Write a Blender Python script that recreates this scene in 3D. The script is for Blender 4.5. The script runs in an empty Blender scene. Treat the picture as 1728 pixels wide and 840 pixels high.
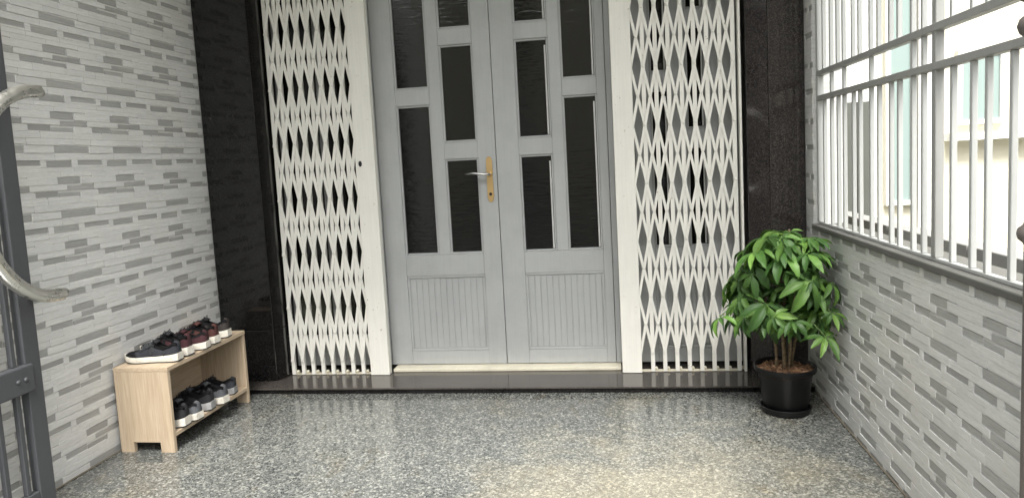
import bpy, bmesh, math, random
from mathutils import Vector, Matrix
random.seed(7)
R = math.radians
scene = bpy.context.scene
COL = scene.collection

# ------------------------------------------------------------------ camera
CP = Vector((.605, -3.2909, 1.1434))
YAW, PIT, ROL, FPX, CY = .1467, .0944, -.0536, 1169.0, 382.4
fw = Vector((-math.sin(YAW)*math.cos(PIT), math.cos(YAW)*math.cos(PIT), -math.sin(PIT)))
r0 = Vector((math.cos(YAW), math.sin(YAW), 0)); u0 = r0.cross(fw)
rt = r0*math.cos(ROL) + u0*math.sin(ROL); upv = u0*math.cos(ROL) - r0*math.sin(ROL)
cam = bpy.data.cameras.new('camera'); cam_o = bpy.data.objects.new('camera', cam); COL.objects.link(cam_o)
cam_o.matrix_world = Matrix(((rt.x, upv.x, -fw.x, CP.x), (rt.y, upv.y, -fw.y, CP.y), (rt.z, upv.z, -fw.z, CP.z), (0, 0, 0, 1)))
cam.sensor_width = 36; cam.lens = FPX/1728*36
cam.shift_y = -(420-CY)/1728
cam.clip_start = .05; cam.clip_end = 500
scene.camera = cam_o

def project(p):
    d = Vector(p) - CP
    z = d.dot(fw)
    if z < .05: return None
    return (864 + FPX*d.dot(rt)/z, CY - FPX*d.dot(upv)/z)

# ------------------------------------------------------------------ sky, sun, exposure
SUN_EL, SUN_AZ = 60, 175          # azimuth clockwise from +Y: veiled sun high behind the camera
world = bpy.data.worlds.new('World'); scene.world = world; world.use_nodes = True
wn = world.node_tree; bg = wn.nodes['Background']
sky = wn.nodes.new('ShaderNodeTexSky'); sky.sky_type = 'NISHITA'; sky.sun_disc = False
sky.sun_elevation = R(SUN_EL); sky.sun_rotation = R(SUN_AZ); sky.air_density = 1.0; sky.dust_density = 4.0; sky.ozone_density = 1.0
hs = wn.nodes.new('ShaderNodeHueSaturation'); hs.inputs['Saturation'].default_value = .12      # thin overcast: a paler sky
wn.links.new(sky.outputs[0], hs.inputs['Color']); wn.links.new(hs.outputs[0], bg.inputs[0]); bg.inputs[1].default_value = .13
sd = bpy.data.lights.new('sun', 'SUN'); sd.energy = 1.5; sd.angle = R(20); sd.color = (1, .96, .89)
so = bpy.data.objects.new('sun', sd); COL.objects.link(so)
sv = Vector((math.sin(R(SUN_AZ))*math.cos(R(SUN_EL)), math.cos(R(SUN_AZ))*math.cos(R(SUN_EL)), math.sin(R(SUN_EL))))
so.rotation_euler = sv.to_track_quat('Z', 'Y').to_euler(); so.location = (4, -6, 9)
vs = scene.view_settings; vs.view_transform = 'Standard'; vs.look = 'None'; vs.gamma = 1; vs.exposure = 2.4; vs.use_curve_mapping = False
scene.render.engine = 'CYCLES'
scene.cycles.max_bounces = 8; scene.cycles.diffuse_bounces = 5; scene.cycles.glossy_bounces = 4
scene.cycles.transparent_max_bounces = 12; scene.cycles.caustics_reflective = False; scene.cycles.caustics_refractive = False
scene.cycles.sample_clamp_indirect = 4

# ------------------------------------------------------------------ materials
def lin(c):
    return tuple((v/12.92 if v <= .04045 else ((v+.055)/1.055)**2.4) for v in [x/255 for x in c])
class Mat:
    def __init__(s, name, col=(.5, .5, .5), rough=.5, spec=.5, metal=0):
        s.m = bpy.data.materials.new(name); s.m.use_nodes = True; s.t = s.m.node_tree
        s.b = s.t.nodes['Principled BSDF']
        s.b.inputs['Base Color'].default_value = (*col, 1); s.b.inputs['Roughness'].default_value = rough
        s.b.inputs['Specular IOR Level'].default_value = spec; s.b.inputs['Metallic'].default_value = metal
    def n(s, typ, **kw):
        x = s.t.nodes.new(typ)
        for k, v in kw.items():
            if k.startswith('i_'):
                key = k[2:]; key = int(key) if key.isdigit() else key.replace('_', ' ')
                x.inputs[key].default_value = v
            else: setattr(x, k, v)
        return x
    def l(s, a, b): s.t.links.new(a, b)
    def coord(s, scale=(1, 1, 1), obj=False):
        if obj: o = s.n('ShaderNodeTexCoord').outputs['Object']
        else: o = s.n('ShaderNodeNewGeometry').outputs['Position']
        mp = s.n('ShaderNodeMapping'); mp.inputs['Scale'].default_value = scale; s.l(o, mp.inputs[0]); return mp.outputs[0]
    def noise(s, co, scale, detail=3, rough=.5, dist=0):
        x = s.n('ShaderNodeTexNoise', i_Scale=scale, i_Detail=detail, i_Roughness=rough, i_Distortion=dist); s.l(co, x.inputs['Vector']); return x.outputs['Fac']
    def ramp(s, f, stops, interp='LINEAR'):
        x = s.n('ShaderNodeValToRGB'); x.color_ramp.interpolation = interp
        e = x.color_ramp.elements
        while len(e) < len(stops): e.new(.5)
        for i, (p, c) in enumerate(stops):
            e[i].position = p; e[i].color = (*c, 1) if isinstance(c, tuple) else (c, c, c, 1)
        s.l(f, x.inputs[0]); return x.outputs[0]
    def mix(s, f, a, b, mode='MIX'):
        x = s.n('ShaderNodeMix', data_type='RGBA', blend_type=mode)
        for v, i in ((f, 0), (a, 6), (b, 7)):
            if isinstance(v, (int, float)): x.inputs[i].default_value = v
            elif isinstance(v, tuple): x.inputs[i].default_value = (*v, 1)
            else: s.l(v, x.inputs[i])
        return x.outputs[2]
    def math(s, op, a, b=0):
        x = s.n('ShaderNodeMath', operation=op)
        for v, i in ((a, 0), (b, 1)):
            if isinstance(v, (int, float)): x.inputs[i].default_value = v
            else: s.l(v, x.inputs[i])
        return x.outputs[0]
    def bump(s, h, strength=.3, dist=.002):
        x = s.n('ShaderNodeBump', i_Strength=strength, i_Distance=dist); s.l(h, x.inputs['Height']); s.l(x.outputs[0], s.b.inputs['Normal'])
    def col(s, c): s.l(c, s.b.inputs['Base Color'])
    def rgh(s, c): s.l(c, s.b.inputs['Roughness'])
    def rnd(s):
        o = s.n('ShaderNodeObjectInfo').outputs['Random']; i = s.n('ShaderNodeNewGeometry').outputs['Random Per Island']
        return s.math('FRACT', s.math('ADD', s.math('MULTIPLY', o, 7.31), i))

def tile_mat(name, base, var, along):
    m = Mat(name, base, .42, .4)
    sc = (1, 1, 1)
    vein = m.noise(m.coord((9, 9, 130)), 1, 4, .6, .6)
    fine = m.noise(m.coord((60, 60, 500)), 1, 2)
    rn = m.rnd()
    lo = tuple(v*(1-var) for v in base); hi = tuple(min(1, v*(1+var)) for v in base)
    c = m.mix(rn, lo, hi)
    c = m.mix(m.ramp(vein, [(.32, .8), (.55, 0.0)]), c, tuple(v*.84 for v in base))
    c = m.mix(m.ramp(fine, [(.35, .35), (.6, 0.0)]), c, tuple(v*.7 for v in base))
    big = m.noise(m.coord((3, 3, 3)), 1.3, 4, .6)
    warm = m.mix(m.ramp(big, [(.52, 0.0), (.76, .35)]), c, tuple(a*b for a, b in zip(base, (1.0, .93, .82))))
    m.col(warm); m.bump(m.math('ADD', vein, fine), .35, .0015)
    m.rgh(m.ramp(vein, [(.3, .55), (.7, .36)]))
    return m.m

M = {}
M['tile_light'] = tile_mat('pale_stone_tile', (.65, .652, .636), .06, 'y')
M['tile_dark'] = tile_mat('grey_stone_tile', (.37, .37, .358), .13, 'y')
def plaster(name, base, rough=.85, dirt=.25):
    m = Mat(name, base, rough, .3)
    n1 = m.noise(m.coord(), 3, 5, .6); n2 = m.noise(m.coord(), 60, 3)
    c = m.mix(m.ramp(n1, [(.4, 0.0), (.75, dirt)]), base, tuple(v*.6 for v in base))
    m.col(c); m.bump(n2, .25, .003); return m.m
M['grout'] = plaster('pale_grout', (.62, .62, .60))
M['cement'] = plaster('grey_cement', (.12, .12, .11), .8, .6)
M['cream'] = plaster('cream_plaster', (.60, .575, .47), .85, .35)
M['white_plaster'] = plaster('white_plaster', (.78, .78, .75), .85, .12)
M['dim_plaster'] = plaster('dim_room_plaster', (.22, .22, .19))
M['block'] = plaster('grey_block', (.22, .22, .21), .85, .5)
M['grime'] = plaster('grimy_joint_filler', (.13, .115, .09), .9, .7)
M['asphalt'] = plaster('asphalt', (.055, .055, .055), .9, .3)

def granite_floor():
    m = Mat('speckled_granite_floor', rough=.25, spec=.5)
    p = m.coord()
    wob = m.n('ShaderNodeTexNoise', i_Scale=70.0, i_Detail=2.0); m.l(p, wob.inputs['Vector'])
    va = m.n('ShaderNodeVectorMath', operation='SCALE'); m.l(wob.outputs['Color'], va.inputs[0]); va.inputs['Scale'].default_value = .012
    vb = m.n('ShaderNodeVectorMath', operation='ADD'); m.l(p, vb.inputs[0]); m.l(va.outputs[0], vb.inputs[1])
    v1 = m.n('ShaderNodeTexVoronoi', i_Scale=140.0); m.l(vb.outputs[0], v1.inputs['Vector'])
    sep = m.n('ShaderNodeSeparateColor'); m.l(v1.outputs['Color'], sep.inputs[0])
    c1 = m.ramp(sep.outputs[0], [(0, (.016, .019, .02)), (.2, (.052, .057, .058)), (.42, (.115, .12, .118)), (.66, (.185, .188, .178)), (.88, (.33, .33, .305))], 'CONSTANT')
    v2 = m.n('ShaderNodeTexVoronoi', i_Scale=330.0); m.l(p, v2.inputs['Vector'])
    sep2 = m.n('ShaderNodeSeparateColor'); m.l(v2.outputs['Color'], sep2.inputs[0])
    c2 = m.ramp(sep2.outputs[1], [(0, (.045, .05, .05)), (.3, (.09, .095, .093)), (.62, (.165, .168, .16)), (.9, (.36, .355, .325))], 'CONSTANT')
    c = m.mix(.5, c1, c2); c = m.mix(1, m.mix(.12, c, (.128, .132, .128)), (.76, .77, .76), 'MULTIPLY')
    v3 = m.n('ShaderNodeTexVoronoi', i_Scale=125.0); m.l(vb.outputs[0], v3.inputs['Vector'])
    sep3 = m.n('ShaderNodeSeparateColor'); m.l(v3.outputs['Color'], sep3.inputs[0])
    c = m.mix(m.ramp(sep3.outputs[2], [(.84, 0.0), (.92, .38)]), c, (.34, .34, .31)); c = m.mix(m.ramp(sep3.outputs[1], [(.84, 0.0), (.92, .45)]), c, (.022, .026, .027))
    n = m.noise(p, 2.2, 4, .6); st = m.ramp(n, [(.54, 0.0), (.70, .42)])
    c = m.mix(st, c, m.mix(1, c, (1.0, .86, .62), 'MULTIPLY'))
    n3 = m.noise(p, 5.5, 4, .6)
    c = m.mix(m.ramp(n3, [(.5, 0.0), (.75, .35)]), c, m.mix(1, c, (.62, .66, .68), 'MULTIPLY'))
    # soft paler beige patch towards the right front, edge broken by noise
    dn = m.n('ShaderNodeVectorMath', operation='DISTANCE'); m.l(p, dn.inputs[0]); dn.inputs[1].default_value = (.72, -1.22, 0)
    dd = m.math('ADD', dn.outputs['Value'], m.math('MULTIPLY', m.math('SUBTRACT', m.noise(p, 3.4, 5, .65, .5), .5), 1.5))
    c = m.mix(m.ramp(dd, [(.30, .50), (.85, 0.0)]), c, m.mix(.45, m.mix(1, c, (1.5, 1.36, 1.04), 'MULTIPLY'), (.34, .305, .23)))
    sm = m.noise(m.coord((2.2, 1.0, 1)), 3.1, 5, .7, .4)
    c = m.mix(m.ramp(sm, [(.60, 0.0), (.70, .5)]), c, m.mix(1, c, (.80, .62, .42), 'MULTIPLY'))
    m.col(c)
    m.rgh(m.ramp(m.noise(p, 9, 4, .65), [(.3, .05), (.7, .15)]))
    m.bump(m.noise(p, 60, 2), .025, .001)
    return m.m
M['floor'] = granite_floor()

def polished(name, base, speck, rough, specks=.72, spec=.5, seed=0):
    m = Mat(name, base, rough, spec)
    p = m.coord()
    v = m.n('ShaderNodeTexVoronoi', i_Scale=260.0); m.l(p, v.inputs['Vector'])
    sep = m.n('ShaderNodeSeparateColor'); m.l(v.outputs['Color'], sep.inputs[0])
    c = m.mix(m.ramp(sep.outputs[0], [(specks, 0.0), (1, 1.0)]), base, speck)
    n = m.noise(p, 6, 5, .65)
    c = m.mix(m.ramp(n, [(.4, 0.0), (.7, .6)]), c, tuple(x*1.9 for x in base))
    m.col(c); m.rgh(m.ramp(m.noise(p, 14, 4, .6), [(.3, rough*.7), (.75, rough*1.7)]))
    m.bump(m.noise(p, 25, 2), .04, .001)
    return m.m
M['black_granite'] = polished('black_granite', (.0045, .0044, .0043), (.022, .0215, .021), .06, .6, spec=.5)
M['brown_granite'] = polished('dark_brown_granite', (.016, .0135, .013), (.075, .064, .060), .06, .5)
M['step_granite'] = polished('step_granite', (.044, .039, .035), (.085, .077, .07), .08, .6)

def paint(name, base, rough=.45, wear=.2, streak=False, chip=None):
    m = Mat(name, base, rough, .45)
    p = m.coord()
    n = m.noise(p, 5, 5, .65)
    c = m.mix(m.ramp(n, [(.42, 0.0), (.75, wear)]), base, tuple(v*.62 for v in base))
    s_ = m.noise(m.coord((140, 140, 5)), 1, 3)
    c = m.mix(m.ramp(s_, [(.4, .14), (.62, 0.0)]), c, tuple(v*.72 for v in base))
    if chip:
        k = m.noise(p, 55, 5, .7)
        c = m.mix(m.ramp(k, [(.665, 0.0), (.70, 1.0)]), c, chip)
    m.col(c); m.bump(s_, .22, .0012); m.rgh(m.ramp(n, [(.3, rough*.85), (.7, rough*1.2)]))
    return m.m
M['door_paint'] = paint('grey_door_paint', (.41, .42, .415), .42, .34)
M['gate_paint'] = paint('off_white_gate_paint', (.78, .765, .70), .45, .16, chip=(.34, .28, .20))
M['sill_paint'] = paint('worn_cream_sill', (.66, .62, .50), .6, .6, chip=(.2, .18, .14))
M['grille_paint'] = paint('light_grey_grille_paint', (.42, .43, .415), .5, .2)
M['rail_paint'] = paint('grey_grille_rail_paint', (.30, .302, .288), .5, .3)
M['dark_gate_paint'] = paint('charcoal_gate_paint', (.062, .065, .070), .42, .3)
M['brown_gate_paint'] = paint('brown_grey_gate_paint', (.12, .105, .095), .45, .4)
M['glint_and_trim'] = paint('white_glint_and_trim', (.62, .62, .60), .5, .1)  # for the pane reflection strips, and the real frames and pipe next door

def wood():
    m = Mat('pale_birch_board', (.6, .45, .29), .5, .35)
    g = m.noise(m.coord((70, 70, 4)), 1, 4, .6, .5); g2 = m.noise(m.coord((230, 230, 9)), 1, 3)
    c = m.ramp(g, [(.3, (.38, .298, .208)), (.5, (.44, .35, .25)), (.7, (.49, .40, .295))])
    c = m.mix(m.ramp(g2, [(.35, .35), (.55, 0.0)]), c, (.29, .213, .138))
    m.col(c); m.bump(g2, .12, .0006); return m.m
M['wood'] = wood()
def steel():
    m = Mat('worn_stainless_steel', (.74, .73, .69), .28, .5, 1.0)
    n = m.noise(m.coord(), 30, 4, .6); m.rgh(m.ramp(n, [(.3, .2), (.7, .42)])); return m.m
M['steel'] = steel()
M['brass'] = Mat('aged_brass', (.62, .43, .20), .33, .5, .85).m
M['chrome'] = Mat('dull_chrome', (.5, .5, .49), .25, .5, 1).m
M['void'] = Mat('dark_keyhole', (.012, .012, .012), .8).m
def glass(name, tint):
    m = bpy.data.materials.new(name); m.use_nodes = True; t = m.node_tree
    t.nodes.remove(t.nodes['Principled BSDF'])
    tr = t.nodes.new('ShaderNodeBsdfTransparent'); tr.inputs[0].default_value = (*tint, 1)
    gl = t.nodes.new('ShaderNodeBsdfGlossy'); gl.inputs['Roughness'].default_value = .09
    n = t.nodes.new('ShaderNodeTexNoise'); n.inputs['Scale'].default_value = 12
    g = t.nodes.new('ShaderNodeNewGeometry'); mp = t.nodes.new('ShaderNodeMapping'); mp.inputs['Scale'].default_value = (1, 1, 6)
    t.links.new(g.outputs['Position'], mp.inputs[0]); t.links.new(mp.outputs[0], n.inputs['Vector'])
    b = t.nodes.new('ShaderNodeBump'); b.inputs['Strength'].default_value = .16; b.inputs['Distance'].default_value = .01
    t.links.new(n.outputs[0], b.inputs['Height']); t.links.new(b.outputs[0], gl.inputs['Normal'])
    fr = t.nodes.new('ShaderNodeFresnel'); fr.inputs[0].default_value = 1.5
    mx = t.nodes.new('ShaderNodeMixShader')
    t.links.new(fr.outputs[0], mx.inputs[0]); t.links.new(tr.outputs[0], mx.inputs[1]); t.links.new(gl.outputs[0], mx.inputs[2])
    t.links.new(mx.outputs[0], t.nodes['Material Output'].inputs[0]); return m
M['glass'] = glass('dark_tinted_glass', (.35, .36, .34))
M['clear_glass'] = glass('green_window_glass', (.75, .88, .84))
def fabric(name, base, rough=.85):
    m = Mat(name, base, rough, .25)
    n = m.noise(m.coord(obj=True), 220, 2); n2 = m.noise(m.coord(obj=True), 18, 4)
    c = m.mix(m.ramp(n, [(.3, 0.0), (.7, .5)]), base, tuple(v*.45 for v in base))
    c = m.mix(m.ramp(n2, [(.4, 0.0), (.7, .35)]), c, tuple(min(1, v*1.7+.01) for v in base))
    m.col(c); m.bump(n, .4, .001); return m.m
for k, c in dict(charcoal=(.026, .028, .034), black=(.016, .016, .018), maroon=(.042, .015, .018), rust=(.065, .026, .022), grey=(.07, .074, .08), brown=(.03, .025, .023), lining=(.008, .008, .008)).items():
    M[k] = fabric(k+'_shoe_fabric', c)
def rubber(name, base):
    m = Mat(name, base, .6, .35); n = m.noise(m.coord(), 40, 4, .65)
    m.col(m.mix(m.ramp(n, [(.45, 0.0), (.75, .6)]), base, tuple(v*.5 for v in base))); return m.m
M['white_sole'] = rubber('off_white_rubber', (.62, .59, .52))
M['grey_sole'] = rubber('grey_rubber', (.30, .30, .30))
M['black_sole'] = rubber('black_rubber', (.02, .02, .02))
M['pot'] = Mat('black_plastic_pot', (.005, .005, .0055), .42, .3).m
M['soil'] = plaster('dark_soil', (.05, .032, .02), .95, .3)
def chips():
    m = Mat('bark_chips', (.2, .1, .05), .85); m.col(m.ramp(m.rnd(), [(0, (.06, .032, .018)), (.5, (.17, .085, .042)), (1, (.30, .18, .10))])); return m.m
M['chips'] = chips()
def bark():
    m = Mat('plant_stem_bark', (.2, .15, .09), .8); n = m.noise(m.coord((40, 40, 90)), 1, 4)
    m.col(m.ramp(n, [(.3, (.10, .07, .04)), (.7, (.27, .20, .12))])); m.bump(n, .4, .003); return m.m
M['bark'] = bark()
M['petiole'] = Mat('green_petiole', (.10, .17, .05), .6).m
def leafm(name='glossy_green_leaf', k=1.25):
    m = Mat(name, (.05, .12, .03), .45, .32)
    r = m.rnd(); n = m.noise(m.coord(), 30, 3)
    c = m.ramp(r, [(q_, tuple(v*k for v in cc)) for q_, cc in ((0, (.024, .058, .014)), (.5, (.042, .092, .020)), (.85, (.075, .145, .030)), (1, (.115, .20, .045)))])
    c = m.mix(m.ramp(n, [(.4, 0.0), (.7, .4)]), c, (.02, .055, .016))
    m.col(c); m.b.inputs['Subsurface Weight'].default_value = 0
    m.rgh(m.ramp(n, [(.3, .38), (.7, .6)])); m.bump(m.noise(m.coord(), 120, 2), .15, .001)
    tl = m.n('ShaderNodeBsdfTranslucent'); m.l(m.mix(1, c, (1.5, 1.7, .6), 'MULTIPLY'), tl.inputs[0])
    mx = m.n('ShaderNodeMixShader'); mx.inputs[0].default_value = .22
    m.l(m.b.outputs[0], mx.inputs[1]); m.l(tl.outputs[0], mx.inputs[2]); m.l(mx.outputs[0], m.t.nodes['Material Output'].inputs[0])
    return m.m
M['leaf'] = leafm()
M['pale_leaf'] = leafm('pale_green_leaf', 2.0)  # same leaf colours scaled brighter, used mostly near the crown top

# ------------------------------------------------------------------ mesh helpers
def tag(o, label=None, cat=None, group=None, kind=None):
    for k, v in (('label', label), ('category', cat), ('group', group), ('kind', kind)):
        if v: o[k] = v
    return o
def link(name, me, mat, parent=None, loc=None):
    o = bpy.data.objects.new(name, me); COL.objects.link(o)
    if mat and len(me.materials) == 0: me.materials.append(M[mat] if isinstance(mat, str) else mat)
    if parent: o.parent = parent
    if loc is not None: o.location = loc
    return o
def empty(name, loc=(0, 0, 0), rz=0, **kw):
    o = bpy.data.objects.new(name, None); COL.objects.link(o); o.location = loc; o.rotation_euler.z = rz
    o.empty_display_size = .05
    return tag(o, **kw)
def bm_box(bm, lo, hi, bev=0):
    vs_ = [bm.verts.new((x, y, z)) for x in (lo[0], hi[0]) for y in (lo[1], hi[1]) for z in (lo[2], hi[2])]
    f = [(0, 1, 3, 2), (4, 6, 7, 5), (0, 4, 5, 1), (2, 3, 7, 6), (0, 2, 6, 4), (1, 5, 7, 3)]
    fs = [bm.faces.new([vs_[i] for i in q]) for q in f]
    if bev:
        es = list({e for fc in fs for e in fc.edges})
        bmesh.ops.bevel(bm, geom=es, offset=bev, segments=2 if bev > .0025 else 1, affect='EDGES', profile=.5)
def fin(bm, name, smooth=False):
    bmesh.ops.recalc_face_normals(bm, faces=bm.faces[:])
    me = bpy.data.meshes.new(name); bm.to_mesh(me); bm.free()
    if smooth:
        for p in me.polygons: p.use_smooth = True
    return me
def boxes(name, lst, mat, parent=None, bev=0, loc=None):
    bm = bmesh.new()
    for lo, hi in lst: bm_box(bm, lo, hi, bev)
    return link(name, fin(bm, name), mat, parent, loc)
def box(name, x0, x1, y0, y1, z0, z1, mat, parent=None, bev=0):
    return boxes(name, [((x0, y0, z0), (x1, y1, z1))], mat, parent, bev)
def tube_bm(bm, pts, rad, seg=8, caps=True):
    pts = [Vector(p) for p in pts]; rings = []
    rads = rad if isinstance(rad, (list, tuple)) else [rad]*len(pts)
    ref = Vector((0, 0, 1))
    for i, p in enumerate(pts):
        t = (pts[min(i+1, len(pts)-1)] - pts[max(i-1, 0)]).normalized()
        a = t.cross(ref)
        if a.length < .05: a = t.cross(Vector((0, 1, 0)))
        a.normalize(); b = t.cross(a); 
        rings.append([bm.verts.new(p + (a*math.cos(2*math.pi*k/seg) + b*math.sin(2*math.pi*k/seg))*rads[i]) for k in range(seg)])
    for q, w in zip(rings, rings[1:]):
        for k in range(seg): bm.faces.new((q[k], q[(k+1) % seg], w[(k+1) % seg], w[k]))
    if caps: bm.faces.new(rings[0]); bm.faces.new(rings[-1])
def tube(name, pts, rad, mat, parent=None, seg=8):
    bm = bmesh.new(); tube_bm(bm, pts, rad, seg); return link(name, fin(bm, name, True), mat, parent)
def lathe(name, prof, mat, parent=None, seg=40, loc=(0, 0, 0)):
    bm = bmesh.new(); rings = []
    for r_, z in prof: rings.append([bm.verts.new((r_*math.cos(2*math.pi*k/seg), r_*math.sin(2*math.pi*k/seg), z)) for k in range(seg)])
    for q, w in zip(rings, rings[1:]):
        for k in range(seg): bm.faces.new((q[k], q[(k+1) % seg], w[(k+1) % seg], w[k]))
    bm.faces.new(rings[0]); bm.faces.new(rings[-1])
    o = link(name, fin(bm, name, True), mat, parent, loc)
    md = o.modifiers.new('edge', 'EDGE_SPLIT'); md.split_angle = R(40); return o
def prism(name, poly, axis, a0, a1, mat, parent=None, bev=0):
    """poly in the two other axes, extruded along axis"""
    bm = bmesh.new()
    def P(u, v, w): return {0: (w, u, v), 1: (u, w, v), 2: (u, v, w)}[axis]
    A = [bm.verts.new(P(u, v, a0)) for u, v in poly]; B = [bm.verts.new(P(u, v, a1)) for u, v in poly]
    fs = [bm.faces.new(A), bm.faces.new(B)]; n = len(poly)
    for i in range(n): fs.append(bm.faces.new((A[i], A[(i+1) % n], B[(i+1) % n], B[i])))
    if bev: bmesh.ops.bevel(bm, geom=list({e for f in fs for e in f.edges}), offset=bev, segments=1, affect='EDGES')
    return link(name, fin(bm, name), mat, parent)

# ------------------------------------------------------------------ the setting
XL, XR, YC, YG, YD, ZS = -1.523, 1.505, .132, .232, .332, .032
ground = tag(box('ground', -120, 120, -160, 120, -.30, -.14, 'asphalt'), kind='structure')
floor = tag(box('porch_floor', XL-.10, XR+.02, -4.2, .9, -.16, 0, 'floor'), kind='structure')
yard = tag(box('neighbouring_yard', XR+.16, 6.5, -7, 4, -.18, -.06, 'block'), kind='structure')

for a_, b_ in ((XL-.001, XL+.007), (XR-.007, XR+.001)):
    box('grimy_joint', a_, b_, -4.1, -.001, .0005, .005, 'grime', floor, .001)
# granite doorstep
step = empty('doorstep', (0, 0, 0), label='low dark polished granite step across the foot of the entrance', cat='step')
box('tread', XL+.004, XR-.004, 0, .47, .0235, ZS, 'step_granite', step, .002)
box('riser', XL+.004, XR-.004, .010, .46, .001, .0232, 'black_granite', step)

# ------------------------------------------------------------------ tiled walls
PIECES = [  # s0, s1, t0, t1, dark, recess
    (0, .183, .001, .028, 1, .006), (.183, .322, .000, .028, 2, .0), (.347, .519, .033, .056, 0, .005), (.197, .347, .030, .056, 0, .001),
    (.10, .265, .056, .081, 0, .0), (.265, .422, .056, .083, 0, .002), (.210, .320, .0855, .1065, 1, .006), (.3235, .434, .080, .0995, 1, .006), (.112, .210, .081, .105, 0, .001),
    (.045, .187, .1075, .1265, 1, .004), (.187, .367, .1085, .131, 0, .001), (.0, .118, .1335, .1605, 1, .005), (.120, .322, .131, .160, 0, .0),
    (.02, .18, .162, .180, 0, .001), (.18, .342, .160, .180, 0, .003), (.09, .25, .180, .198, 0, .0), (.25, .412, .180, .197, 0, .0015),
    (.277, .403, .199, .222, 1, .006), (.113, .250, .206, .226, 1, .006), (.081, .113, .198, .226, 0, .0), (.250, .277, .198, .226, 0, .001), (.113, .250, .198, .206, 0, .001),
    (.0, .14, .226, .250, 0, .0), (.14, .322, .226, .250, 0, .002)]
def tiled(wall, face_x, sign, s_lo, s_hi, t_lo, t_hi, P, H, s_off, t_off, holes=()):
    """lay the relief strips on wall plane x=face_x; s runs left to right as seen, y = sign*s; strip front faces +x*sign"""
    out = []; sc = P/.322; g = .0002
    nd = int(math.ceil((s_hi-s_lo)/P))+3; nh = int(math.ceil((t_hi-t_lo)/H))+2
    i0 = int(math.floor((s_lo-s_off)/P))-2; j0 = int(math.floor((t_lo-t_off)/H))-1
    rr = random.Random(3)
    for i in range(i0, i0+nd+2):
        for j in range(j0, j0+nh+1):
            for k, (a, b, c, d, dark, rec) in enumerate(PIECES):
                a2, b2 = s_off+i*P+a*sc, s_off+i*P+b*sc; c2, d2 = t_off+j*H+c, t_off+j*H+d
                clip = a2 < s_lo or b2 > s_hi or c2 < t_lo or d2 > t_hi
                a2, b2, c2, d2 = max(a2, s_lo), min(b2, s_hi), max(c2, t_lo), min(d2, t_hi)
                for hs_, ht in holes:          # the opening above the sill: nothing beyond hs_ along the wall and over ht
                    if d2 > ht and b2 > hs_:
                        clip = True
                        if a2 > hs_: d2 = min(d2, ht)
                        else: b2 = hs_
                if b2-a2 < .006 or d2-c2 < .004: continue
                out.append((k, clip, a2+g, b2-g, c2+g, d2-g, dark, (rec*.45 if dark == 1 else rec*.15)+rr.uniform(-.0003, .0003)))
    def area(q):
        y, z = sign*(q[2]+q[3])/2, (q[4]+q[5])/2
        ps = [project((face_x, sign*s_, t_)) for s_ in (q[2], q[3]) for t_ in (q[4], q[5])]
        if any(p is None for p in ps): return 0
        cx = sum(p[0] for p in ps)/4; cy = sum(p[1] for p in ps)/4
        if not (-10 < cx < 1738 and -10 < cy < 850): return 0
        return (max(p[0] for p in ps)-min(p[0] for p in ps))*(max(p[1] for p in ps)-min(p[1] for p in ps)) * (1.6 if q[6] == 1 else 1)
    out.sort(key=area, reverse=True)
    cache = {}
    def geom(bm, w, h, dep, oy, oz, ox):
        x_in, x_f = ox - sign*.014, ox - sign*dep
        bm_box(bm, (min(x_in, x_f), oy-w/2, oz-h/2), (max(x_in, x_f), oy+w/2, oz+h/2), .0007)
    rest = {0: bmesh.new(), 1: bmesh.new()}
    for n, q in enumerate(out):
        k, clip, a, b, c, d, dark, rec = q
        y, z = sign*(a+b)/2, (c+d)/2
        if n < 300:
            key = None if clip else (k, round(b-a, 4), round(d-c, 4))
            me = cache.get(key) if key else None
            if me is None:
                bm = bmesh.new(); geom(bm, b-a, d-c, rec, 0, 0, 0); me = fin(bm, 'tile_strip')
                me.materials.append(M['tile_dark' if dark == 1 else 'tile_light'])
                if key: cache[key] = me
            o = link('tile_strip', me, None, wall); o.location = Vector((face_x, y, z)) - wall.location
        else: 
            bx_ = rest[1 if dark == 1 else 0]
            x_in, x_f = face_x - sign*.014, face_x - sign*rec
            vs_ = [bx_.verts.new((x, yy, zz)) for x in (x_in, x_f) for yy in (y-(b-a)/2, y+(b-a)/2) for zz in (c, d)]
            for f in [(0, 1, 3, 2), (4, 6, 7, 5), (0, 4, 5, 1), (2, 3, 7, 6), (0, 2, 6, 4), (1, 5, 7, 3)]: bx_.faces.new([vs_[i] for i in f])
    for dk, bm in rest.items():
        o = link('tile_strips', fin(bm, 'tile_strips'), 'tile_dark' if dk else 'tile_light', wall)
        o.location = -wall.location; o['kind'] = 'stuff'

lw = empty('tiled_wall', (XL, -1.5, 0), label='tall wall of pale grey relief stone strips behind the shoe rack', cat='wall')
o = box('masonry', XL-.14, XL-.0046, -4.2, YC+.3, -.1, 3.1, 'tile_light', lw); o.location = -lw.location
tiled(lw, XL, 1, -3.4, YC, 0, 2.85, .322, .2535, -.873, .253*4+.002)
rw = empty('tiled_wall', (XR, -1.2, 0), label='low wall of pale grey relief stone strips beneath the white window bars', cat='wall')
JY = .012
o = box('masonry', XR+.0046, XR+.13, -3.4, JY, -.1, .764, 'tile_light', rw); o.location = -rw.location
o = box('jamb_masonry', XR+.0046, XR+.13, JY, YC+.3, -.1, 3.1, 'tile_light', rw); o.location = -rw.location
tiled(rw, XR, -1, -YC, 3.3, 0, 2.85, .292, .25, 1.152, .287, holes=((-JY, .764),))
o = box('sill', XR-.010, XR+.135, -3.4, JY-.002, .7645, .786, 'cement', rw, .004); o.location = -rw.location

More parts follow.
